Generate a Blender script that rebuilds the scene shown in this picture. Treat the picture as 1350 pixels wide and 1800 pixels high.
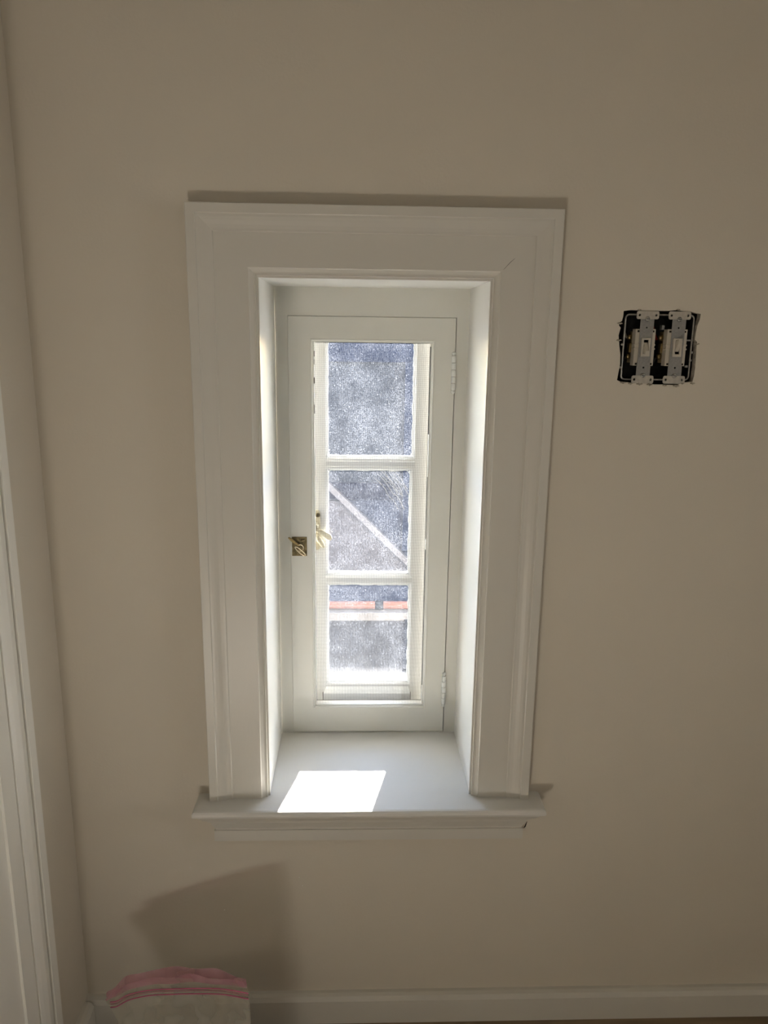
import bpy, bmesh, math, random
from mathutils import Vector, Matrix
from mathutils.geometry import tessellate_polygon
random.seed(7)
for o in list(bpy.data.objects): bpy.data.objects.remove(o)
scn = bpy.context.scene
COL = scn.collection

# ------------------------------------------------------------------ camera
cam_d = bpy.data.cameras.new('camera'); cam = bpy.data.objects.new('camera', cam_d); COL.objects.link(cam)
cam_d.sensor_fit = 'VERTICAL'; cam_d.sensor_height = 24.0; cam_d.lens = 24.0*1345.371/1800
cam_d.clip_start = 0.01
_y, _p, _r = 0.03495, -0.22721, 0.01358
fw = Vector((math.sin(_y)*math.cos(_p), math.cos(_y)*math.cos(_p), math.sin(_p)))
rt = fw.cross(Vector((0, 0, 1))).normalized(); up = rt.cross(fw)
rt2 = rt*math.cos(_r)+up*math.sin(_r); up2 = up*math.cos(_r)-rt*math.sin(_r)
M = Matrix((rt2, up2, -fw)).transposed().to_4x4(); M.translation = Vector((-0.02363, -1.18965, 0.77714))
cam.matrix_world = M
scn.camera = cam

# ------------------------------------------------------------------ sky, sun, lamps, exposure
w = bpy.data.worlds.new('sky'); scn.world = w; w.use_nodes = True
nt = w.node_tree; bg = nt.nodes['Background']; sky = nt.nodes.new('ShaderNodeTexSky')
sky.sky_type = 'NISHITA'; sky.sun_disc = False; sky.sun_elevation = math.radians(24.6)
sky.sun_rotation = math.radians(13); sky.altitude = 100; sky.dust_density = 0.2; sky.air_density = 0.9
nt.links.new(sky.outputs[0], bg.inputs[0]); bg.inputs[1].default_value = 2.3

def light(name, kind, energy, col, loc, direction, **kw):
    d = bpy.data.lights.new(name, kind); d.energy = energy; d.color = col
    for k, v in kw.items(): setattr(d, k, v)
    o = bpy.data.objects.new(name, d); COL.objects.link(o); o.location = loc
    o.rotation_euler = Vector(direction).to_track_quat('-Z', 'Y').to_euler(); return o
light('sun', 'SUN', 165.0, (1.0, 0.975, 0.94), (2, 6, 4), (-0.235, -1.0, -0.458), angle=math.radians(0.53))
# added upward lamp standing in for sunlight bounced off the floor
light('floor_bounce_fill', 'AREA', 14.5, (1.0, 0.95, 0.86), (-0.42, -1.60, -0.462), (0.0, 0.12, 1.0), shape='RECTANGLE', size=0.30, size_y=0.36)
# added soft fill lamp at the rear right; no window is built there
light('room_fill', 'AREA', 4.0, (1.0, 0.96, 0.89), (2.0, -2.7, 0.7), (-1, .8, -0.02), shape='RECTANGLE', size=2.4, size_y=1.6)

# added narrow fill lamp brightening the left wall; no doorway is built
light('left_wall_fill', 'AREA', 0.8, (1.0, 0.97, 0.92), (2.2, -0.85, 0.72), (-1, .17, -0.10), shape='RECTANGLE', size=0.5, size_y=0.7, spread=math.radians(50))
vs = scn.view_settings
vs.view_transform = 'Standard'; vs.look = 'None'; vs.exposure = 0.0; vs.gamma = 1.0; vs.use_curve_mapping = False

# ------------------------------------------------------------------ helpers
def tag(o, label=None, cat=None, group=None, kind=None):
    if label: o['label'] = label
    if cat: o['category'] = cat
    if group: o['group'] = group
    if kind: o['kind'] = kind
    return o
def empty(name, loc=(0, 0, 0)):
    o = bpy.data.objects.new(name, None); COL.objects.link(o); o.location = loc
    o.empty_display_size = 0.05; return o
class MB:
    """collects geometry (world coordinates) and links it as one mesh object"""
    def __init__(s): s.v = []; s.f = []; s.sm = []; s.mi = []
    def add(s, vs_, fs, smooth=False, mi=0):
        n = len(s.v); s.v += [tuple(p) for p in vs_]
        for f in fs: s.f.append([n+i for i in f]); s.sm.append(smooth); s.mi.append(mi)
        return s
    def box(s, x0, x1, y0, y1, z0, z1, mi=0):
        v = [(x, y, z) for x in (x0, x1) for y in (y0, y1) for z in (z0, z1)]
        return s.add(v, [(0, 1, 3, 2), (4, 6, 7, 5), (0, 4, 5, 1), (2, 3, 7, 6), (0, 2, 6, 4), (1, 5, 7, 3)], mi=mi)
    def loft(s, rings, closed=True, caps=False, smooth=False, cyc=False, mi=0):
        n = len(rings[0]); v = [p for r in rings for p in r]; f = []
        R_ = len(rings)
        for i in range(R_ if cyc else R_-1):
            for j in range(n if closed else n-1):
                a = i*n+j; b = i*n+(j+1) % n; c = ((i+1) % R_)*n+(j+1) % n; d = ((i+1) % R_)*n+j
                f.append((a, b, c, d))
        s.add(v, f, smooth, mi)
        if caps:
            s.add(rings[0], [tuple(range(n))[::-1]], False, mi); s.add(rings[-1], [tuple(range(n))], False, mi)
        return s
    def tube(s, pts, rad, seg=8, caps=True, cyc=False, smooth=True, mi=0):
        pts = [Vector(p) for p in pts]; n = len(pts)
        if not hasattr(rad, '__len__'): rad = [rad]*n
        rings = []; prev = None
        for i, p in enumerate(pts):
            if cyc: t = (pts[(i+1) % n]-pts[i-1])
            else: t = pts[min(i+1, n-1)]-pts[max(i-1, 0)]
            t.normalize()
            a = prev if prev is not None else (Vector((0, 0, 1)) if abs(t.z) < .9 else Vector((1, 0, 0)))
            a = (a-t*a.dot(t)).normalized(); b = t.cross(a); prev = a
            rings.append([p+a*math.cos(k*2*math.pi/seg)*rad[i]+b*math.sin(k*2*math.pi/seg)*rad[i] for k in range(seg)])
        return s.loft(rings, True, caps and not cyc, smooth, cyc, mi)
    def lathe(s, base, axis, prof, seg=16, smooth=True, mi=0):
        ax = Vector(axis).normalized(); a = Vector((0, 0, 1)) if abs(ax.z) < .9 else Vector((1, 0, 0))
        a = (a-ax*a.dot(ax)).normalized(); b = ax.cross(a); base = Vector(base)
        rings = [[base+ax*h+(a*math.cos(k*2*math.pi/seg)+b*math.sin(k*2*math.pi/seg))*max(r, 1e-5) for k in range(seg)] for h, r in prof]
        return s.loft(rings, True, True, smooth, mi=mi)
    def poly(s, outer, holes, y, mi=0):
        """flat polygon with holes in a plane of constant y; points are (x, z)"""
        loops = [[Vector((x, z, 0)) for x, z in L] for L in [outer]+holes]
        tris = tessellate_polygon(loops); flat = [p for L in loops for p in L]
        return s.add([(p.x, y, p.y) for p in flat], [tuple(t) for t in tris], mi=mi)
    def extr(s, L, y0, y1, mi=0):
        return s.loft([[(x, y0, z) for x, z in L], [(x, y1, z) for x, z in L]], True, mi=mi)
    def slab(s, outer, holes, y0, y1, mi=0):
        s.poly(outer, holes, y0, mi); s.poly(outer, holes, y1, mi)
        for L in [outer]+holes: s.extr(L, y0, y1, mi)
        return s
    def build(s, name, mats, parent=None, bevel=0, merge=True):
        me = bpy.data.meshes.new(name); me.from_pydata(s.v, [], s.f)
        if not isinstance(mats, (list, tuple)): mats = [mats]
        for m in mats: me.materials.append(m)
        me.polygons.foreach_set('use_smooth', s.sm); me.polygons.foreach_set('material_index', s.mi)
        bm = bmesh.new(); bm.from_mesh(me)
        if merge: bmesh.ops.remove_doubles(bm, verts=bm.verts, dist=1e-6)
        bmesh.ops.recalc_face_normals(bm, faces=bm.faces)
        if bevel:
            ed = [e for e in bm.edges if len(e.link_faces) == 2 and e.calc_face_angle(0) > .6]
            bmesh.ops.bevel(bm, geom=ed, offset=bevel, segments=2, affect='EDGES', profile=.5, clamp_overlap=True)
        bm.to_mesh(me); bm.free(); me.update()
        o = bpy.data.objects.new(name, me); COL.objects.link(o)
        if parent:
            o.parent = parent
            r = parent; off = Vector((0, 0, 0))
            while r is not None: off += r.location; r = r.parent
            me.transform(Matrix.Translation(-off))
        return o
def circ(cx, cz, r, n=10): return [(cx+r*math.cos(k*2*math.pi/n), cz+r*math.sin(k*2*math.pi/n)) for k in range(n)]
def rect(x0, x1, z0, z1): return [(x0, z0), (x1, z0), (x1, z1), (x0, z1)]
def rrect(x0, x1, z0, z1, r, n=5):
    out = []
    for cx, cz, a0 in ((x1-r, z1-r, 0), (x0+r, z1-r, 90), (x0+r, z0+r, 180), (x1-r, z0+r, 270)):
        for k in range(n+1):
            a = math.radians(a0+90*k/n); out.append((cx+r*math.cos(a), cz+r*math.sin(a)))
    return out

# ------------------------------------------------------------------ materials
def mat(name, col, rough=.5, metal=0, noise=0, nscale=8, bump=0, bscale=60, col2=None, spec=.5, coat=0, stretch=None, detail=3):
    m = bpy.data.materials.new(name); m.use_nodes = True; t = m.node_tree; b = t.nodes['Principled BSDF']
    b.inputs['Base Color'].default_value = (*col, 1); b.inputs['Roughness'].default_value = rough
    b.inputs['Metallic'].default_value = metal; b.inputs['Specular IOR Level'].default_value = spec
    b.inputs['Coat Weight'].default_value = coat
    tc = t.nodes.new('ShaderNodeTexCoord'); src = tc.outputs['Object']
    if stretch:
        mp = t.nodes.new('ShaderNodeMapping'); mp.inputs['Scale'].default_value = stretch
        t.links.new(src, mp.inputs[0]); src = mp.outputs[0]
    if noise:
        n = t.nodes.new('ShaderNodeTexNoise'); n.inputs['Scale'].default_value = nscale; n.inputs['Detail'].default_value = detail
        t.links.new(src, n.inputs['Vector'])
        r = t.nodes.new('ShaderNodeValToRGB'); c2 = col2 or tuple(c*(1-noise) for c in col)
        r.color_ramp.elements[0].color = (*c2, 1); r.color_ramp.elements[1].color = (*col, 1)
        r.color_ramp.elements[0].position = .35; r.color_ramp.elements[1].position = .65
        t.links.new(n.outputs[0], r.inputs[0]); t.links.new(r.outputs[0], b.inputs['Base Color'])
    if bump:
        n2 = t.nodes.new('ShaderNodeTexNoise'); n2.inputs['Scale'].default_value = bscale; n2.inputs['Detail'].default_value = 4
        t.links.new(src, n2.inputs['Vector']); bp = t.nodes.new('ShaderNodeBump'); bp.inputs['Strength'].default_value = bump
        bp.inputs['Distance'].default_value = .001
        t.links.new(n2.outputs[0], bp.inputs['Height']); t.links.new(bp.outputs[0], b.inputs['Normal'])
    return m
WALL = mat('wall_paint', (.69, .635, .54), .75, noise=.02, nscale=3, bump=.25, bscale=220, spec=.25)
JAMB = mat('trim_paint_lit', (.80, .785, .74), .34, bump=.35, bscale=60, stretch=(1, 1, .25), spec=.45)  # trim paint made paler to stand in for daylight in the reveal
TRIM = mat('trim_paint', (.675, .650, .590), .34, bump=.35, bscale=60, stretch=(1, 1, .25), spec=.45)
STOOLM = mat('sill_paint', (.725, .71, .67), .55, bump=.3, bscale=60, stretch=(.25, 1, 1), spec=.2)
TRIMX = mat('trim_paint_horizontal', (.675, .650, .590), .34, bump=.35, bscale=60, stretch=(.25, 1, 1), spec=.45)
SASHM = mat('sash_paint', (.76, .75, .69), .35, bump=.3, bscale=40, spec=.45)
OUTP = mat('outer_sash_paint', (.66, .66, .64), .7, spec=.12, bump=.6, bscale=90)
PUTTY = mat('window_putty', (.85, .86, .83), .7, spec=.12, bump=.8, bscale=160)
PLASTER = mat('broken_plaster', (.52, .47, .39), .95, noise=.35, nscale=160, bump=1, bscale=300, spec=.1)
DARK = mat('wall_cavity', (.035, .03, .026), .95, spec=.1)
STEELBOX = mat('box_steel', (.05, .05, .05), .5, .7, noise=.4, nscale=120)
RIM = mat('box_rim_steel', (.50, .49, .46), .38, .7, noise=.35, nscale=150)
STRAP = mat('strap_steel', (.33, .325, .31), .5, .4, noise=.12, nscale=300, bump=.3, bscale=800)
EAR = mat('painted_ear', (.52, .485, .42), .6, noise=.15, nscale=200)
PLAST = mat('switch_plastic', (.56, .515, .435), .4)
BRASS = mat('old_brass', (.55, .42, .20), .35, .9, noise=.6, nscale=140)
BRASSD = mat('dark_brass', (.20, .16, .085), .42, .85, noise=.5, nscale=160)
BRASSL = mat('polished_brass', (.72, .64, .47), .25, .95)
CREAM = mat('cream_lacquer', (.64, .58, .42), .5, noise=.25, nscale=90)
WIREM = mat('screen_wire', (.07, .072, .075), 1.0, spec=0)
FLOORM = mat('floor_wood', (.30, .215, .13), .45, noise=.3, nscale=5, stretch=(1, 12, 1))
DOORP = mat('door_gloss_paint', (.87, .85, .79), .40, bump=.25, bscale=50, spec=.8)
CEILM = mat('ceiling_paint', (.78, .76, .71), .9)
BACKW = mat('room_wall_paint', (.62, .56, .47), .8)
COPPER = mat('copper', (.105, .046, .036), .6, 0, spec=.05, noise=.2, nscale=20)
ROOFM = mat('roof_membrane', (.0175, .0168, .0165), .9, spec=.05, noise=.2, nscale=9, bump=.5, bscale=120)
FLASH = mat('white_flashing', (.075, .071, .070), .6, spec=.2)
LEAD = mat('dark_blue_grey', (.004, .005, .007), .9, spec=.05)
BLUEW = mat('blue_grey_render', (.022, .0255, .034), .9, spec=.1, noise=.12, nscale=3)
BLUED = mat('eave_shadow_blue', (.0045, .007, .018), .9, spec=.1, noise=.15, nscale=5)
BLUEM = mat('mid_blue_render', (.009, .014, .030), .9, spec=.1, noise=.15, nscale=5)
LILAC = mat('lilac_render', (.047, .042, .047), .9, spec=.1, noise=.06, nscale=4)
PALEB = mat('pale_pink_board', (.078, .068, .071), .7)
DRY = mat('dry_twigs', (.05, .046, .043), .9)
MAGENTA = mat('magenta_zip', (.50, .10, .22), .4)
CHIPM = mat('paint_chip_grey', (.30, .29, .27), .9)
SPECK = mat('white_speck', (.95, .94, .90), .8)
CARD = mat('grey_powder', (.42, .41, .39), .9, noise=.2, nscale=60, bump=.6, bscale=90)

def glass_mat():
    m = bpy.data.materials.new('dusty_glass'); m.use_nodes = True; t = m.node_tree; N = t.nodes; L = t.links
    N.remove(N['Principled BSDF']); out = N['Material Output']
    tr = N.new('ShaderNodeBsdfTransparent'); gl = N.new('ShaderNodeBsdfGlossy'); gl.inputs['Roughness'].default_value = .02
    tl = N.new('ShaderNodeBsdfTranslucent'); df = N.new('ShaderNodeBsdfDiffuse')
    tl.inputs[0].default_value = (.86, .90, 1, 1); df.inputs[0].default_value = (.8, .82, .86, 1)
    tc = N.new('ShaderNodeTexCoord')
    n1 = N.new('ShaderNodeTexNoise'); n1.inputs['Scale'].default_value = 650; n1.inputs['Detail'].default_value = 3
    n2 = N.new('ShaderNodeTexNoise'); n2.inputs['Scale'].default_value = 28; n2.inputs['Detail'].default_value = 5
    vo = N.new('ShaderNodeTexVoronoi'); vo.inputs['Scale'].default_value = 95
    for n in (n1, n2, vo): L.new(tc.outputs['Object'], n.inputs['Vector'])
    r1 = N.new('ShaderNodeMapRange'); r1.inputs[1].default_value = .42; r1.inputs[2].default_value = .75; r1.inputs[3].default_value = .0005; r1.inputs[4].default_value = .034
    r2 = N.new('ShaderNodeMapRange'); r2.inputs[1].default_value = .35; r2.inputs[2].default_value = .7; r2.inputs[3].default_value = .45; r2.inputs[4].default_value = 1.25
    rv = N.new('ShaderNodeMapRange'); rv.inputs[1].default_value = .0; rv.inputs[2].default_value = .14; rv.inputs[3].default_value = .05; rv.inputs[4].default_value = 0
    L.new(n1.outputs[0], r1.inputs[0]); L.new(n2.outputs[0], r2.inputs[0]); L.new(vo.outputs['Distance'], rv.inputs[0])
    mu = N.new('ShaderNodeMath'); mu.operation = 'MULTIPLY'; L.new(r1.outputs[0], mu.inputs[0]); L.new(r2.outputs[0], mu.inputs[1])
    ad = N.new('ShaderNodeMath'); ad.operation = 'ADD'; ad.use_clamp = True; L.new(mu.outputs[0], ad.inputs[0]); L.new(rv.outputs[0], ad.inputs[1])
    dust = N.new('ShaderNodeMixShader'); dust.inputs[0].default_value = .35; L.new(tl.outputs[0], dust.inputs[1]); L.new(df.outputs[0], dust.inputs[2])
    fr = N.new('ShaderNodeFresnel'); fr.inputs[0].default_value = 1.28
    mg = N.new('ShaderNodeMixShader'); L.new(fr.outputs[0], mg.inputs[0]); L.new(tr.outputs[0], mg.inputs[1]); L.new(gl.outputs[0], mg.inputs[2])
    mx = N.new('ShaderNodeMixShader'); L.new(ad.outputs[0], mx.inputs[0]); L.new(mg.outputs[0], mx.inputs[1]); L.new(dust.outputs[0], mx.inputs[2])
    L.new(mx.outputs[0], out.inputs[0]); return m
GLASS = glass_mat()
def film(name, col, a_tr, rough=.25):
    m = bpy.data.materials.new(name); m.use_nodes = True; t = m.node_tree; N = t.nodes; L = t.links
    out = N['Material Output']; b = N['Principled BSDF']
    b.inputs['Base Color'].default_value = (*col, 1); b.inputs['Roughness'].default_value = rough
    n = N.new('ShaderNodeTexNoise'); n.inputs['Scale'].default_value = 22; tc = N.new('ShaderNodeTexCoord'); L.new(tc.outputs['Object'], n.inputs['Vector'])
    bp = N.new('ShaderNodeBump'); bp.inputs['Strength'].default_value = .5; bp.inputs['Distance'].default_value = .004
    L.new(n.outputs[0], bp.inputs['Height']); L.new(bp.outputs[0], b.inputs['Normal'])
    tr = N.new('ShaderNodeBsdfTransparent'); tr.inputs[0].default_value = (*[min(1, .35+.65*c/max(col)) for c in col], 1)
    mr = N.new('ShaderNodeMapRange'); mr.inputs[1].default_value = .35; mr.inputs[2].default_value = .65
    mr.inputs[3].default_value = a_tr-.1; mr.inputs[4].default_value = a_tr+.1; L.new(n.outputs[0], mr.inputs[0])
    mx = N.new('ShaderNodeMixShader'); L.new(mr.outputs[0], mx.inputs[0]); L.new(b.outputs[0], mx.inputs[1]); L.new(tr.outputs[0], mx.inputs[2])
    L.new(mx.outputs[0], out.inputs[0]); return m
FILM = film('clear_plastic_film', (.50, .48, .43), .62)
PINKF = film('pink_plastic_film', (.58, .33, .38), .52)

# ------------------------------------------------------------------ room shell
ZF, ZC, XL, XR, YB = -0.47, 1.95, -0.515, 2.3, -3.6
HOLE = [(0.3782, 0.8175), (0.3900, 0.8192), (0.3994, 0.8188), (0.4138, 0.818), (0.4293, 0.8185), (0.4462, 0.8185), (0.4603, 0.8202), (0.471, 0.8182), (0.4827, 0.8178), (0.4900, 0.8158), (0.4974, 0.8149), (0.4969, 0.8068), (0.494, 0.798), (0.4929, 0.7892), (0.4923, 0.7765), (0.4959, 0.7734), (0.4962, 0.764), (0.4967, 0.7538), (0.4974, 0.7346), (0.4968, 0.7217), (0.4951, 0.7126), (0.482, 0.7112), (0.4693, 0.7072), (0.4505, 0.7079), (0.4346, 0.7078), (0.4304, 0.7093), (0.4150, 0.7095), (0.3998, 0.7103), (0.3825, 0.7113), (0.3764, 0.7139), (0.378, 0.7267), (0.3791, 0.737), (0.3785, 0.7523), (0.3761, 0.7649), (0.3746, 0.775), (0.3734, 0.7813), (0.3757, 0.7926), (0.3728, 0.7963), (0.3725, 0.8001), (0.3768, 0.8026), (0.3782, 0.8101)]
WH = rect(-.185, .185, -.010, .875)
b = MB()
b.poly(rect(XL-.1, XR+.1, ZF-.1, ZC+.1), [WH, HOLE], 0.0)
b.poly(rect(XL-.1, XR+.1, ZF-.1, ZC+.1), [WH], 0.30)
b.extr(WH, 0, .30)
b.extr(HOLE, 0, .013, mi=1)
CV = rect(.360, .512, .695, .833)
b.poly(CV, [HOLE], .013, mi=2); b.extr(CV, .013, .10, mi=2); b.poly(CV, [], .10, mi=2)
wf = b.build('wall_front', [WALL, PLASTER, DARK])
tag(wf, 'plain warm beige painted wall holding the small window', 'wall', kind='structure')
# crumbs of plaster along the lower edge of the opening and specks of paint on the wall
for i, (x, z, r) in enumerate([(.386, .7100, .0020), (.398, .7088, .0017), (.412, .7082, .0022), (.428, .7072, .002), (.452, .7062, .0016), (.470, .7060, .0022), (.479, .7098, .0016), (.3740, .7990, .0018), (.3745, .774, .0018), (.4965, .770, .0016), (.4955, .7100, .0018), (.402, .8192, .0014), (.462, .8204, .0014)]):
    pts = [(x-r*2.2, -.0003, z), (x-r, -.001, z+r*.4), (x, -.0012, z-r*.2), (x+r*1.2, -.001, z+r*.3), (x+r*2.2, -.0003, z)]
    MB().tube(pts, [r*.3, r*.7, r*.8, r*.6, r*.2], 6).build('plaster_crumb', PLASTER, wf)
for x, z in ((-.2596, -.2349), (-.3170, -.1460), (-.1247, -.1690), (-.119, -.186)):
    MB().lathe((x, 0, z), (0, -1, 0), [(0, .0008), (.0005, .0009), (.001, .0003)], 7).build('paint_speck', SPECK, wf)

wl = MB().box(XL-.08, XL, YB-.1, 0.0, ZF-.1, ZC+.1).build('wall_left', WALL)
tag(wl, 'narrow beige wall meeting the window wall at the left corner', 'wall', kind='structure')
tag(MB().box(XR, XR+.08, YB-.1, 0, ZF-.1, ZC+.1).build('wall_right', BACKW), 'beige side wall far to the right, outside the picture', 'wall', kind='structure')
tag(MB().box(XL, XR, YB-.08, YB, ZF-.1, ZC+.1).build('wall_back', BACKW), 'beige wall behind the photographer', 'wall', kind='structure')
tag(MB().box(XL-.1, XR+.1, YB-.1, .3, ZF-.06, ZF).build('floor', FLOORM), 'brown wooden floor below the baseboard', 'floor', kind='structure')
tag(MB().box(XL-.1, XR+.1, YB-.1, .3, ZC, ZC+.06).build('ceiling', CEILM), 'plain pale ceiling above the window wall', 'ceiling', kind='structure')

# baseboards: profile (out, z)
BP = [(0, ZF), (.017, ZF), (.017, ZF+.036), (.0165, ZF+.048), (.012, ZF+.0555), (.006, ZF+.058), (0, ZF+.0585)]
b = MB().loft([[(XL, -o, z) for o, z in BP], [(XR, -o, z) for o, z in BP]], True, True)
tag(b.build('baseboard_front', TRIMX), 'low painted baseboard running under the window wall', 'baseboard', kind='structure')
b = MB().loft([[(XL+o, -.018, z) for o, z in BP], [(XL+o, -.140, z) for o, z in BP]], True, True)
tag(b.build('baseboard_left', TRIM), 'short painted baseboard between the left corner and the door casing', 'baseboard', kind='structure')

# ------------------------------------------------------------------ door on the left wall
d1 = empty('door_1', (XL, -.6, ZF)); tag(d1, 'white painted door set in the left wall beside its casing', 'door', kind='structure')
DY0, DY1, DZ1 = -.245, -1.06, 1.50
MB().box(XL-.001, XL+.006, DY1, DY0+.004, ZF+.004, DZ1).build('door_slab', DOORP, d1, bevel=.001)
MB().tube([(XL+.005, DY1+.06, ZF+.95), (XL+.03, DY1+.06, ZF+.95)], .010, 12).build('knob_shank', BRASS, d1)
MB().lathe((XL+.028, DY1+.06, ZF+.95), (1, 0, 0), [(0, .012), (.006, .024), (.016, .028), (.026, .022), (.030, .008)], 20).build('door_knob', BRASS, d1)
CP = [(0, 0), (0, .010), (.0332, .0115), (.0340, .0070), (.0362, .0070), (.0368, .0125), (.044, .0150), (.055, .0175), (.067, .0165), (.0712, .0150), (.0720, .0105), (.0744, .0105), (.0750, .0180), (.094, .0185), (.095, .0175), (.095, 0)]
t2 = empty('trim_1', (XL, -.6, ZF)); tag(t2, 'moulded white casing around the door on the left wall', 'door casing', kind='structure')
MB().loft([[(XL+h, DY0+d, ZF) for d, h in CP], [(XL+h, DY0+d, DZ1+d) for d, h in CP]], True, True).build('casing_leg', DOORP, t2)
MB().loft([[(XL+h, DY1-d, ZF) for d, h in CP], [(XL+h, DY1-d, DZ1+d) for d, h in CP]], True, True).build('casing_leg', DOORP, t2)
MB().loft([[(XL+h, DY0+d, DZ1+d) for d, h in CP], [(XL+h, DY1-d, DZ1+d) for d, h in CP]], True, True).build('casing_head', DOORP, t2)

# ------------------------------------------------------------------ window 1
win = empty('window_1', (0, 0, 0)); tag(win, 'small deep-set white casement window with moulded casing and three panes', 'window', kind='structure')
A, ZI = .1720, .8570
def head_scale(d): return d
PR = [(0, .004), (.0004, .0070), (.0032, .0068), (.0042, .0108), (.0055, .0104), (.0080, .0108), (.0105, .0122), (.0128, .0136), (.0141, .0162), (.0627, .0162), (.0639, .0180), (.067, .0181), (.072, .0188), (.078, .0202), (.083, .0210), (.0865, .0211), (.0878, .0230), (.1002, .0232), (.1012, .0224), (.1012, 0), (.002, 0)]
def cas(name, ringf, m):
    MB().loft([ringf(0), ringf(1)], True, True).build(name, m, win)
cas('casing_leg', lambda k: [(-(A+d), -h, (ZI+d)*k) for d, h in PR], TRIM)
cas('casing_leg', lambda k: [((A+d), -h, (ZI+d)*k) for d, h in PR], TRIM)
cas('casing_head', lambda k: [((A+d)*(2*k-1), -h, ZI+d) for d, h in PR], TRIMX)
# reveal boards
WX = .1725; FY = .207
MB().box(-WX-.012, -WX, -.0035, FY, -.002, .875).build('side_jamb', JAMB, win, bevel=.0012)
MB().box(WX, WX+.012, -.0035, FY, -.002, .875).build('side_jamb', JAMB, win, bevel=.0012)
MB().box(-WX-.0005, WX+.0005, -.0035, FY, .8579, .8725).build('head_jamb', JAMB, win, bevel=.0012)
# stool (inside sill) with returned moulded nosing
SP = [(-.001, 0), (.0500, 0), (.0540, -.0008), (.0562, -.0035), (.0566, -.0075), (.0552, -.0110), (.0520, -.0130), (.0492, -.0133), (.0486, -.0150), (.0462, -.0178), (.0440, -.0195), (-.001, -.0195)]
def XS(o): return .2967-.0562+o
b = MB().loft([[(-XS(o), .0, z) for o, z in SP], [(-XS(o), -max(o, 0), z) for o, z in SP], [(XS(o), -max(o, 0), z) for o, z in SP], [(XS(o), .0, z) for o, z in SP]], True, False)
b.poly([(-XS(.0562), -.0195), (XS(.0562), -.0195), (XS(.0562), -.0194), (-XS(.0562), -.0194)], [], 0)
b.box(-WX-.002, WX+.002, -.0005, FY+.03, -.0195, 0)
b.build('stool', STOOLM, win)
AP = [(0, -.0195), (.0400, -.0195), (.0385, -.0240), (.0330, -.0310), (.0270, -.0355), (.0262, -.0385), (.0225, -.0388), (.0215, -.0440), (.0180, -.0530), (.0150, -.0590), (.0150, -.0606), (.0172, -.0612), (.0172, -.0812), (0, -.0812)]
def XA(o): return .2512+o
MB().loft([[(-XA(o), 0, z) for o, z in AP], [(-XA(o), -o, z) for o, z in AP], [(XA(o), -o, z) for o, z in AP], [(XA(o), 0, z) for o, z in AP]], True, False).build('apron', TRIMX, win)
MB().tube([(A+.0170, -.0163, ZI+.0165), (A+.0270, -.0163, ZI+.0272), (A+.0330, -.0163, ZI+.0325)], [.00015, .0003, .0001], 5).build('mitre_crack', DARK, win)
# open mitre crack at the right end of the apron
MB().tube([(.2735, -.0228, -.0440), (.2722, -.0212, -.0500), (.2718, -.0185, -.0560), (.2700, -.0162, -.0612)], [.0004, .0009, .0011, .0004], 6).build('mitre_crack', DARK, win)

def ring_rects(b_, R_, smooth=False):
    rings = [[(x0, y, z0), (x1, y, z0), (x1, y, z1), (x0, y, z1)] for x0, x1, z0, z1, y in R_]
    return b_.loft(rings, True, False, smooth, cyc=True)
# fixed frame behind the reveal
ring_rects(MB(), [(-.1735, .1735, -.001, .859, .236), (-.1735, .1735, -.001, .859, FY+.0005), (-.1500, .1503, .0015, .8086, FY+.0005), (-.1500, .1503, .0015, .8086, .2290), (-.142, .143, .006, .801, .2292), (-.142, .143, .006, .801, .236)]).build('window_frame', SASHM, win)
# hinged screen frame
ring_rects(MB(), [(-.1496, .1490, .0030, .8080, .2275), (-.1496, .1490, .0030, .8080, .2062), (-.1490, .1483, .0037, .8074, .2055),
                  (-.1102, .1120, .0536, .7692, .2055), (-.1096, .1114, .0542, .7686, .2047), (-.1084, .1102, .0552, .7674, .2047), (-.1078, .1096, .0558, .7668, .2062),
                  (-.1068, .1086, .0568, .7656, .2066), (-.1060, .1078, .0576, .7650, .2100), (-.1044, .1062, .0592, .7636, .2104), (-.1040, .1058, .0596, .7632, .2275)]).build('screen_frame', SASHM, win)
scf = [o for o in win.children if o.name.startswith('screen_frame')][0]
ring_rects(MB(), [(-.1485, .1485, .0035, .8070, .2290), (-.1485, .1485, .0035, .8070, .2275), (-.1035, .1053, .0602, .7626, .2275), (-.1035, .1053, .0602, .7626, .2290)]).build('frame_back_absorber', mat('absorber_dark', (.12, .11, .09), .8), scf)  # added unseen dark ring that soaks up sun glow behind the screen
# insect screen: every wire is real, joined into one part
b = MB(); P = .00142; r = .00015; ys = .2135
def wire(p0, p1, ax):
    rings = []
    for p in (p0, p1):
        q = []
        for k in range(3):
            a = k*2.0944+.5
            if ax == 'x': q.append((p[0], p[1]+r*math.cos(a), p[2]+r*math.sin(a)))
            else: q.append((p[0]+r*math.cos(a), p[1]+r*math.sin(a), p[2]))
        rings.append(q)
    b.loft(rings, True)
x = -.1055
while x < .1075: wire((x, ys, .058), (x, ys, .765), 'z'); x += P
z = .0585
while z < .765: wire((-.1058, ys+.0002, z), (.1076, ys+.0002, z), 'x'); z += P
tag(b.build('insect_screen', WIREM, scf, merge=False), 'fine grey insect screen mesh', kind='stuff')
# torn paint at the screen's edge: dark gaps
for (x0, x1, z0, z1) in ((-.1042, -.1032, .738, .748), (-.1042, -.1034, .724, .733), (-.1046, -.1030, .690, .701), (-.1046, -.1034, .636, .652), (.1048, .1058, .60, .758), (.1050, .1058, .40, .52), (.1050, .1058, .10, .38), (-.100, .102, .7628, .7636)):
    MB().box(x0, x1, .2125, .2131, z0, z1).build('dark_gap', DARK, scf)
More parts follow.
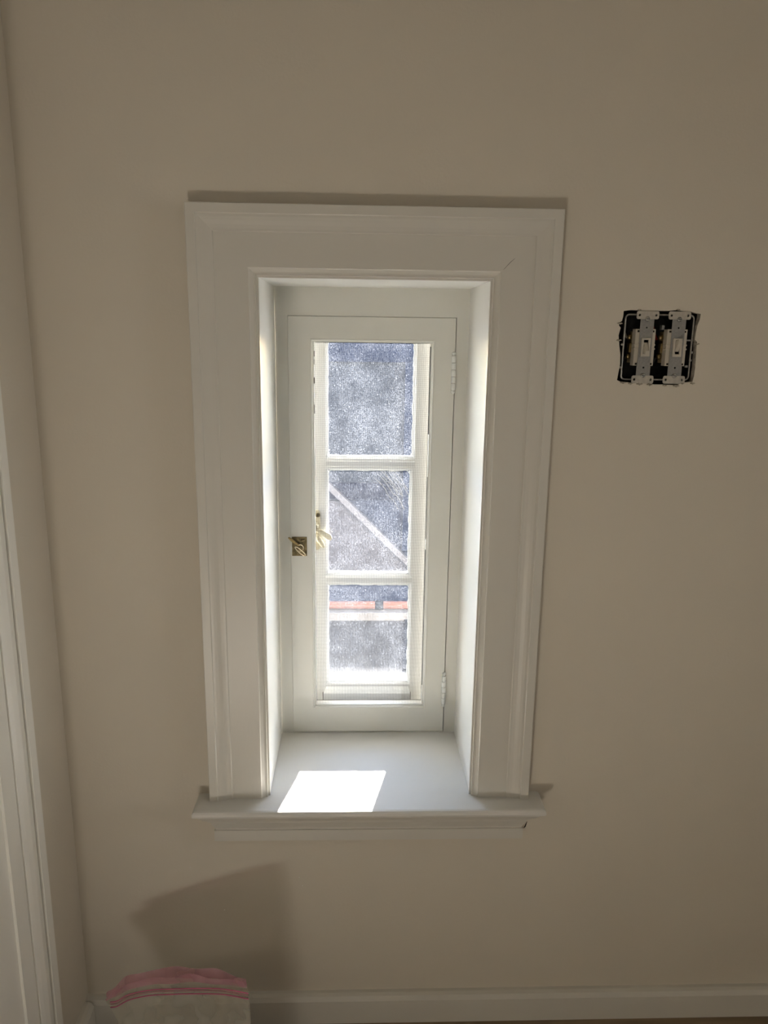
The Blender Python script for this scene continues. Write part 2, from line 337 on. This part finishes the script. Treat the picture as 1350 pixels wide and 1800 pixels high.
# hinges with ball finials on the right side
def hinge(z0, z1, x0, x1):
    n = 5; y = .2018; R0 = .0041
    root = MB().box(x0-.0025, x0+.0045, .2046, .2068, z0+.004, z1-.004).build('hinge', SASHM, win, bevel=.0004)
    for k in range(n):
        a = z0+.007+(z1-z0-.014)*k/n; c = z0+.007+(z1-z0-.014)*(k+1)/n-.0006
        f0 = (a-z0)/(z1-z0); xx = x0+(x1-x0)*f0
        MB().lathe((xx, y, a), (0, 0, 1), [(0, R0*.85), (.0006, R0), (c-a-.0006, R0), (c-a, R0*.85)], 14).build('hinge_knuckle', PUTTY, root)
    for zz, s in ((z0+.007, -1), (z1-.007, 1)):
        xx = x0 if s < 0 else x1
        MB().lathe((xx, y, zz), (0, 0, s), [(0, .0022), (.0012, .0018), (.002, .0032), (.004, .0038), (.006, .0030), (.0072, .0008)], 14).build('hinge_finial', PUTTY, root)
hinge(.675, .7495, .1467, .1467)
hinge(.0585, .1320, .1478, .1478)

# ring latch on the left stile
lp = MB().slab(rect(-.1472, -.1192, .3685, .4055), [], .2055, .2042).build('latch_plate', BRASSD, win, bevel=.0003)
for (sx, sz) in ((-.1270, .3995), (-.1418, .3728)):
    q = MB().lathe((sx, .2043, sz), (0, -1, 0), [(0, .0028), (.0006, .0030), (.0012, .0022), (.0014, .0008)], 12)
    q.build('screw_head', BRASSD, lp)
MB().tube([(-.1535, .2010, .4050), (-.1500, .2000, .4030), (-.1440, .1990, .3980), (-.1385, .1985, .3938), (-.1330, .1985, .3900)], [.0014, .0024, .0026, .0024, .0018], 10).build('latch_bar', BRASS, lp)
MB().lathe((-.1400, .2045, .3945), (0, -1, 0), [(0, .0032), (.002, .0034), (.005, .0026), (.0068, .0024), (.0075, .0010)], 14).build('latch_pivot', BRASSL, lp)
pts = []
for k in range(22):
    a = math.radians(150-300*k/21); pts.append((-.1312+.0058*math.cos(a), .1985, .3858+.0062*math.sin(a)))
MB().tube(pts, .0012, 8).build('latch_ring', BRASSL, lp)
pts = []
for k in range(24):     # elongated drop loop pointing to the lower right
    a = 2*math.pi*k/24; u = .0125*math.cos(a); v = .0030*math.sin(a); c, s = math.cos(math.radians(-42)), math.sin(math.radians(-42))
    pts.append((-.1312+u*c-v*s, .1960, .3800+u*s+v*c))
MB().tube(pts, .0013, 8, cyc=True).build('latch_loop', BRASSL, lp)

# outer casement sash with three panes
GY = .262
PN = [(-.0815, .0795, .5515, .7655), (-.0815, .0760, .3185, .5240), (-.0815, .0785, .0880, .2935)]
sash = MB()
OX0, OX1, OZ0, OZ1 = -.130, .130, .012, .815
holes = [rect(x0-.0048, x1+.0048, z0-.0048, z1+.0048) for x0, x1, z0, z1 in PN]
sash.poly(rect(OX0, OX1, OZ0, OZ1), holes, .252)
sash.poly(rect(OX0, OX1, OZ0, OZ1), [rect(*p) for p in PN], .272)
sash.extr(rect(OX0, OX1, OZ0, OZ1), .252, .272)
for (x0, x1, z0, z1) in PN:
    seq = [(-.0048, .252), (-.0042, .2535), (-.0036, .2535), (-.0012, .2575), (-.0004, .2577), (0, .2600), (0, .272)]
    sash.loft([[(x, y, z) for x, z in rect(x0+e, x1-e, z0+e, z1-e)] for e, y in seq], True)
sh = sash.build('casement_sash', OUTP, win)
for i, (x0, x1, z0, z1) in enumerate(PN):
    MB().box(x0-.002, x1+.002, GY, GY+.003, z0-.002, z1+.002).build('pane', GLASS, sh)
    # ragged bead of putty and paint round the pane
    o_ = rrect(x0-.0002, x1+.0002, z0-.0002, z1+.0002, .0006, 3); rings_o, rings_m, rings_i = [], [], []
    dense = []
    base = rrect(x0+.0012, x1-.0012, z0+.0012, z1-.0012, .006, 6)
    for k in range(len(base)):
        p, q_ = base[k], base[(k+1) % len(base)]; L_ = math.dist(p, q_); n = max(1, int(L_/.0035))
        for j in range(n): dense.append((p[0]+(q_[0]-p[0])*j/n, p[1]+(q_[1]-p[1])*j/n))
    cx, cz = (x0+x1)/2, (z0+z1)/2; e = 0
    for (px, pz) in dense:
        e = .55*e+random.uniform(-.0005, .0007)
        dx, dz = cx-px, cz-pz
        nx = 1 if abs(abs(px-cx)-(x1-x0)/2) < abs(abs(pz-cz)-(z1-z0)/2) else 0
        ix = px+(math.copysign(1, dx)*e if nx else 0); iz = pz+(0 if nx else math.copysign(1, dz)*e)
        ox = min(max(px-(math.copysign(.0016, dx)), x0-.0001), x1+.0001) if nx or abs(abs(px-cx)-(x1-x0)/2) < .007 else px
        oz = min(max(pz-(math.copysign(.0016, dz)), z0-.0001), z1+.0001) if (not nx) or abs(abs(pz-cz)-(z1-z0)/2) < .007 else pz
        rings_o.append((ox, GY-.0030, oz)); rings_m.append(((ox+ix)/2, GY-.0026, (oz+iz)/2)); rings_i.append((ix, GY-.0002, iz))
    MB().loft([rings_o, rings_m, rings_i], True, smooth=False).build('putty_bead', PUTTY, sh)
# bottom rail board standing proud between the stiles
MB().loft([[(-.0915, .2455, .022), (.0850, .2455, .022), (.0850, .2455, .0655), (-.0915, .2455, .0655)], [(-.0915, .2535, .022), (.0850, .2535, .022), (.0800, .2535, .0815), (-.0850, .2535, .0815)]], True, True).build('bottom_rail', PUTTY, sh)  # paler than the sash, in place of light bounced onto this rail
for xx in (-.0926, .0858): MB().box(xx-.0005, xx+.0005, .2505, .2519, .022, .066).build('rail_joint', DARK, sh)
# stile and meeting muntin ridges
for z0, z1 in ((.5320, .5435), (.3000, .3120)):
    MB().loft([[(-.0863, .252, z0-.0010), (-.0863, .2496, z0+.0015), (-.0863, .2496, z1-.0015), (-.0863, .252, z1+.0010)], [(.0843, .252, z0-.0010), (.0843, .2496, z0+.0015), (.0843, .2496, z1-.0015), (.0843, .252, z1+.0010)]], True, True).build('muntin', OUTP, sh)

# casement fastener (cream) on the outer sash, seen through the screen
cf = MB().slab(rrect(-.1110, -.0965, .3680, .4470, .005, 5), [], .2518, .2490).build('casement_fastener', CREAM, win, bevel=.0006)
MB().lathe((-.1010, .2492, .4375), (0, -1, 0), [(0, .0042), (.001, .0045), (.0018, .003), (.0020, .0008)], 14).build('screw_head', BRASSD, cf)
MB().lathe((-.1045, .2490, .4170), (0, -1, 0), [(0, .0062), (.004, .0065), (.0095, .0050), (.012, .0028)], 16).build('pivot_boss', CREAM, cf)
bb = MB(); P0 = [(-.1060, .4185), (-.1000, .4150), (-.0930, .4110), (-.0860, .4070), (-.0790, .4020), (-.0745, .3975)]
W = [.0045, .0048, .0050, .0056, .0060, .0030]; rings = []
for (px, pz), wv in zip(P0, W):
    t_ = Vector((.86, 0, -.51)); n_ = Vector((.51, 0, .86)); c = Vector((px, .2405, pz-.0060))
    rings.append([c+n_*wv*math.cos(a)+Vector((0, 1, 0))*.0022*math.sin(a) for a in [k*math.pi/6 for k in range(12)]])
bb.loft(rings, True, True, True); bb.build('handle_lever', CREAM, cf)
MB().tube([(-.1050, .2470, .4000), (-.0985, .2440, .3900), (-.0930, .2445, .3810), (-.0890, .2460, .3740)], [.0045, .0052, .0050, .0030], 10).build('keeper_hook', CREAM, cf)

# scuffs on the sill where paint has chipped
ch = MB().add([(.0005, -.0205, .0002), (.0030, -.0220, .0002), (.0045, -.0150, .0004), (.0060, -.0085, .0016), (.0040, -.0120, .0022), (.0015, -.0180, .0012)], [(0, 1, 2, 5), (2, 3, 4, 5), (0, 5, 4, 3, 2, 1)]).build('paint_chip', CHIPM)
tag(ch, 'tiny grey flake of paint lying in the sunlit patch on the sill', 'debris')

# ------------------------------------------------------------------ switch box
bx = empty('switch_box', (.4373, .03, .7637)); tag(bx, 'open double metal electrical box sunk in the ragged wall hole', 'electrical box')
BX = (.3838, .4900, .7150, .8128)
b = MB(); ro = rrect(BX[0], BX[1], BX[2], BX[3], .006); ri = rrect(BX[0]+.0012, BX[1]-.0012, BX[2]+.0012, BX[3]-.0012, .005)
b.loft([[(x, .006, z) for x, z in ro], [(x, .070, z) for x, z in ro]], True); b.loft([[(x, .006, z) for x, z in ri], [(x, .069, z) for x, z in ri]], True)
b.add([(x, .069, z) for x, z in ri], [tuple(range(len(ri)))]); b.add([(x, .070, z) for x, z in ro], [tuple(range(len(ro)))])
b.build('box_body', STEELBOX, bx)
MB().tube([(x, .0052, z) for x, z in rrect(BX[0], BX[1], BX[2], BX[3], .006)], .0014, 8, cyc=True).build('box_rim', RIM, bx)
for (x, z) in ((.3815, .7680), (.3820, .7330), (.4915, .7570), (.4905, .7450)):
    MB().lathe((x, .0060, z), (0, -1, 0), [(0, .0020), (.0015, .0022), (.0028, .0010)], 10).build('box_rivet', RIM, bx)
MB().box(.4845, .4895, .007, .012, .7340, .7375).build('mounting_ear', RIM, bx, bevel=.0004)
MB().box(.4835, .4895, .007, .012, .7740, .7765).build('mounting_ear', RIM, bx, bevel=.0004)
MB().box(.4430, .4475, .010, .018, .7905, .7975).build('cable_clamp', RIM, bx, bevel=.0005)
def wirem(n, c): return mat(n, c, .4)
for pts, c in (([(.4380, .060, .808), (.4375, .034, .798), (.4385, .026, .786), (.4420, .024, .775)], (.30, .03, .02)), ([(.4400, .060, .722), (.4395, .030, .735), (.4420, .022, .748)], (.03, .03, .03)), ([(.388, .060, .722), (.390, .030, .735), (.3945, .022, .7499)], (.03, .03, .03)), ([(.388, .06, .808), (.389, .035, .795), (.3940, .022, .7778)], (.30, .27, .2))):
    MB().tube(pts, .0017, 8).build('cable', wirem('cable_jacket', c), bx)

def make_switch(cx, lever_down, label):
    cz = .7637; root = empty('light_switch', (cx, 0, cz)); tag(root, label, 'light switch', 'toggle switches in the open wall box')
    # metal strap with necks and holes
    S_ = [(-.0108, .7200), (-.0108, .7355), (-.0100, .7365), (-.0100, .7905), (-.0105, .7915), (-.0105, .8065), (.0105, .8065), (.0105, .7915), (.0100, .7905), (.0100, .7365), (.0108, .7355), (.0108, .7200)]
    out = [(cx+x, z) for x, z in S_]
    MB().slab(out, [circ(cx, .7935, .0013), circ(cx, .7335, .0015)], -.0012, -.0002).build('strap', STRAP, root)
    # plaster ears, top and bottom
    for zc, s in ((.8120, 1), (.7153, -1)):
        E_ = rrect(cx-.0172, cx+.0172, zc-.0060, zc+.0060, .0028, 4)
        MB().slab(E_, [circ(cx-.0128, zc, .0019), circ(cx+.0128, zc, .0019)], -.0016, -.0004).build('plaster_ear', EAR, root)
    # moulded body whose edges stand past the strap
    bd = MB().slab(rect(cx-.0158, cx+.0152, .7362, .7915), [], .0010, .0160)
    for z0, z1 in ((.7605, .7630), (.7665, .7690)):
        bd.box(cx-.0168, cx+.0162, .0004, .0110, z0, z1)
    bd.build('switch_body', PLAST, root, bevel=.0006)
    MB().box(cx-.0150, cx+.0145, .016, .034, .7400, .7880).build('switch_back', BRASSD if False else mat('switch_back', (.28, .22, .12), .6), root, bevel=.001)
    for sx in (cx-.0118, cx+.0113):
        for zz in (.7390, .7880): MB().box(sx-.0014, sx+.0014, .0002, .0012, zz-.0014, zz+.0014).build('body_notch', DARK, root)
    # toggle bezel with slot, lever
    bz = MB().slab(rect(cx-.0068, cx+.0068, .7503, .7780), [rect(cx-.0036, cx+.0036, .7542, .7752)], -.0040, -.0010).build('toggle_bezel', PLAST, root, bevel=.0004)
    MB().box(cx-.0036, cx+.0036, -.0012, -.0006, .7542, .7752).build('toggle_slot', DARK, bz)
    s = -1 if lever_down else 1; zc = .7647
    z0, z1 = (zc-.0095, zc+.0070) if lever_down else (zc-.0070, zc+.0095)
    zt = zc+s*.0090
    V = [(cx-.0032, -.0015, z0), (cx+.0032, -.0015, z0), (cx+.0032, -.0015, z1), (cx-.0032, -.0015, z1),
         (cx-.0026, -.0120, zt-.0030), (cx+.0026, -.0120, zt-.0030), (cx+.0026, -.0112, zt+.0030), (cx-.0026, -.0112, zt+.0030)]
    MB().add(V, [(0, 3, 2, 1), (4, 5, 6, 7), (0, 1, 5, 4), (1, 2, 6, 5), (2, 3, 7, 6), (3, 0, 4, 7)]).build('toggle_lever', PLAST, root, bevel=.0006)
    for zz in (.8063, .7214):
        sc = MB().lathe((cx, -.0014, zz), (0, -1, 0), [(0, .0036), (.0008, .0036), (.0017, .0026), (.0021, .0008)], 14).build('mounting_screw', RIM, root)
        MB().box(cx-.0026, cx+.0026, -.0037, -.0033, zz-.0004, zz+.0004).build('screw_slot', DARK, sc)
    for zz in (.7788, .7496):
        MB().lathe((cx-.0150, .0215, zz), (-1, 0, 0), [(0, .0040), (.004, .0042), (.0055, .0034), (.0064, .0010)], 14).build('terminal_screw', BRASS, root)
    MB().box(cx-.0190, cx-.0150, .0150, .0260, .7560, .7700).build('brass_terminal', BRASS, root, bevel=.0005)
make_switch(.4157, True, 'left toggle switch in the wall box, nearer the window, lever down')
make_switch(.4650, False, 'right toggle switch in the wall box, farther from the window, lever up')

# ------------------------------------------------------------------ zip bag
def interp(L, t):
    t = t*(len(L)-1); i = min(int(t), len(L)-2); f = t-i; p0 = Vector(L[max(i-1, 0)]); p1 = Vector(L[i]); p2 = Vector(L[i+1]); p3 = Vector(L[min(i+2, len(L)-1)])
    return .5*((2*p1)+(p2-p0)*f+(2*p0-5*p1+4*p2-p3)*f*f+(3*p1-p0-3*p2+p3)*f**3)
TOP = [(-0.4252, -0.15, -0.2649), (-0.4081, -0.152, -0.2478), (-0.3853, -0.155, -0.2289), (-0.3509, -0.16, -0.216), (-0.3131, -0.166, -0.2044), (-0.2719, -0.178, -0.1936), (-0.2289, -0.195, -0.1842), (-0.1892, -0.215, -0.1748)]
ZIP = [(-0.4253, -0.15, -0.2792), (-0.4067, -0.156, -0.2734), (-0.3838, -0.16, -0.2566), (-0.3481, -0.166, -0.2426), (-0.3102, -0.173, -0.2341), (-0.2716, -0.185, -0.2218), (-0.2267, -0.202, -0.2067), (-0.1845, -0.222, -0.1957)]
bag = empty('zip_bag', (-.29, -.20, ZF)); tag(bag, 'clear plastic zip bag with pink lip standing in the lower left corner', 'bag')
NU, NV = 48, 26
def body(side):
    rows = []
    for j in range(NV+1):
        v = j/NV; row = []
        for i in range(NU+1):
            u = i/NU; tp = interp(ZIP, u)
            bx_ = -.382+.205*u; bot = Vector((bx_, -.235-.02*u, ZF+.0015))
            e = v**1.5
            p = bot.lerp(tp, v)
            xl = -.382+(tp.x-bot.x)*0; p.x = bot.x+(tp.x-bot.x)*(v**(2.2+2.2*(1-u)))
            bulge = (math.sin(math.pi*min(1, max(0, u)))**.6)*(math.sin(math.pi*(.5+.5*v))**.75 if v < 1 else 0)*.042
            bulge = .0006+bulge*(1-v*.25)
            wob = .0035*math.sin(u*17+v*5+side)*math.sin(v*math.pi)+.002*math.sin(u*41-v*13)*math.sin(v*math.pi)
            p.y += side*bulge+wob*(1 if 0 < u < 1 else 0)
            row.append(p)
        rows.append(row)
    return rows
b = MB(); b.loft(body(-1), False, smooth=True); b.loft(body(1)[::1], False, smooth=True)
bt, bk = body(-1)[0], body(1)[0]; b.loft([bt, bk], False)
b.build('bag_film', FILM, bag)
# grey fill settled in the lower part
fr_, bk_ = body(-1), body(1); b = MB(); k0 = 13; rings = []
for j in range(k0+1):
    F = [fr_[j][i].lerp(bk_[j][i], .03) for i in range(1, NU)]; B = [bk_[j][i].lerp(fr_[j][i], .03) for i in range(NU-1, 0, -1)]
    rings.append([p+Vector((0, 0, .001)) for p in F+B])
b.loft(rings, True, True, True); b.build('bag_contents', CARD, bag)
# pink lips above the zip, front one slightly lower
for side, dz in ((-1, -.004), (1, 0)):
    rows = []
    for j in range(7):
        v = j/6; row = []
        for i in range(NU+1):
            u = i/NU; p = interp(ZIP, u).lerp(interp(TOP, u), v); p.z += dz*v
            p.y += side*(.0007+.006*v*math.sin(math.pi*u)**.5)+.0022*math.sin(u*23+side*1.7)*v; p.z += .0012*math.sin(u*31+side)*v
            row.append(p)
        rows.append(row)
    b = MB(); b.loft(rows[:4], False, smooth=True, mi=0); b.loft(rows[3:], False, smooth=True, mi=1); b.build('bag_lip', [FILM, PINKF], bag)
for dz in (.0050, -.0050):
    MB().tube([interp(ZIP, i/40)+Vector((0, -.0034, dz)) for i in range(3, 41)], .0009, 6).build('zip_track', MAGENTA, bag)
MB().tube([interp(ZIP, i/40)+Vector((0, -.0030, .0005)) for i in range(3, 41)], .0008, 6).build('zip_track', PINKF, bag)
# welded side seam on the right
MB().tube([fr_[j][NU]+Vector((0, .0, 0)) for j in range(NV+1)], .0011, 6).build('side_seam', FILM, bag)

# ------------------------------------------------------------------ outdoors
nb = empty('neighbouring_house', (0, 4.2, -3.0)); tag(nb, 'neighbouring house wall in blue grey seen through the panes', 'house')
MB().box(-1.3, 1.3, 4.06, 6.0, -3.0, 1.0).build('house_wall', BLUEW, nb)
MB().box(-1.3, 1.3, 4.03, 4.07, .60, 1.02).build('top_edge_stand_in', BLUEM, nb)  # added band standing in for the shaded edge above the panes
MB().box(-.9, .9, 4.035, 4.062, -.345, -.228).build('eave_shadow_band', BLUED, nb)  # eave shadow painted as a dark strip on the wall
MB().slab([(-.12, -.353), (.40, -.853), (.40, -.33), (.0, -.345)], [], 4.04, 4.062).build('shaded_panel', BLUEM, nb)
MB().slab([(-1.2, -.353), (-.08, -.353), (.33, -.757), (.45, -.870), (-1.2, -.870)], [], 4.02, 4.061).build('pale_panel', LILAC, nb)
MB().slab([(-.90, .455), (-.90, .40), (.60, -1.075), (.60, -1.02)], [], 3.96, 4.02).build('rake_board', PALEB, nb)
MB().box(.288, .36, 3.99, 4.06, -.70, .60).build('side_edge_stand_in', BLUEM, nb)  # added strip standing in for a shaded edge nearer the glass
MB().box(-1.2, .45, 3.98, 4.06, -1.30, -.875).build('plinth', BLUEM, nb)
tw = MB()
for k in range(9):
    x0, z0 = .10+random.uniform(-.03, .05), -.12+random.uniform(-.05, .1); pts = []
    for j in range(6): pts.append((x0+j*.035+random.uniform(-.006, .006), 3.9+k*.008, z0-j*.035-.004*j*j*random.uniform(.2, .8)))
    tw.tube(pts, .0035, 5)
tag(tw.build('dry_twigs', DRY), 'pale dry twigs hanging beyond the middle pane', 'twigs', kind='stuff')

lr = empty('lower_roof', (0, 1.0, -.40)); tag(lr, 'flat grey roof just below the window outside', 'roof')
MB().box(-.6, .6, .34, 1.64, -.40, -.30).build('roof_deck', ROOFM, lr)
MB().box(-.6, .6, 1.60, 1.66, -.36, -.268).build('roof_edge', FLASH, lr, bevel=.003)
MB().loft([[(.128, 1.15, -.2995), (.160, 1.15, -.2995), (.160, 1.15, -.294), (.128, 1.15, -.294)], [(.160, 1.60, -.2995), (.192, 1.60, -.2995), (.192, 1.60, -.294), (.160, 1.60, -.294)]], True, True).build('roof_edge_stand_in', LEAD, lr)  # added dark strip carrying that shaded edge on across the roof
pp = empty('copper_pipe', (0, 1.66, -.25)); tag(pp, 'bright copper pipe crossing behind the lowest pane', 'pipe')
MB().tube([(-.6, 1.64, -.2515), (-.2, 1.64, -.2515), (.05, 1.64, -.2510), (.6, 1.64, -.2515)], .0155, 20).build('pipe_run', COPPER, pp)
MB().lathe((.045, 1.64, -.2512), (1, 0, 0), [(0, .0165), (.002, .0185), (.030, .0185), (.032, .0165)], 20).build('pipe_collar', LEAD, pp)
es = MB().loft([[(-.16, .285, .012), (-.16, .285, .052), (-.16, .40, .034), (-.16, .40, .004)], [(.16, .285, .012), (.16, .285, .052), (.16, .40, .034), (.16, .40, .004)]], True, True).build('outer_sill', mat('outer_sill_paint', (.006, .0063, .0075), .9, spec=.05), win)
tag(MB().box(-30, 30, .8, 40, -3.1, -3.0).build('ground', mat('ground_paving', (.32, .32, .31), .9, noise=.2, nscale=.6)), 'grey paving on the ground outside below the houses', 'ground', kind='structure')
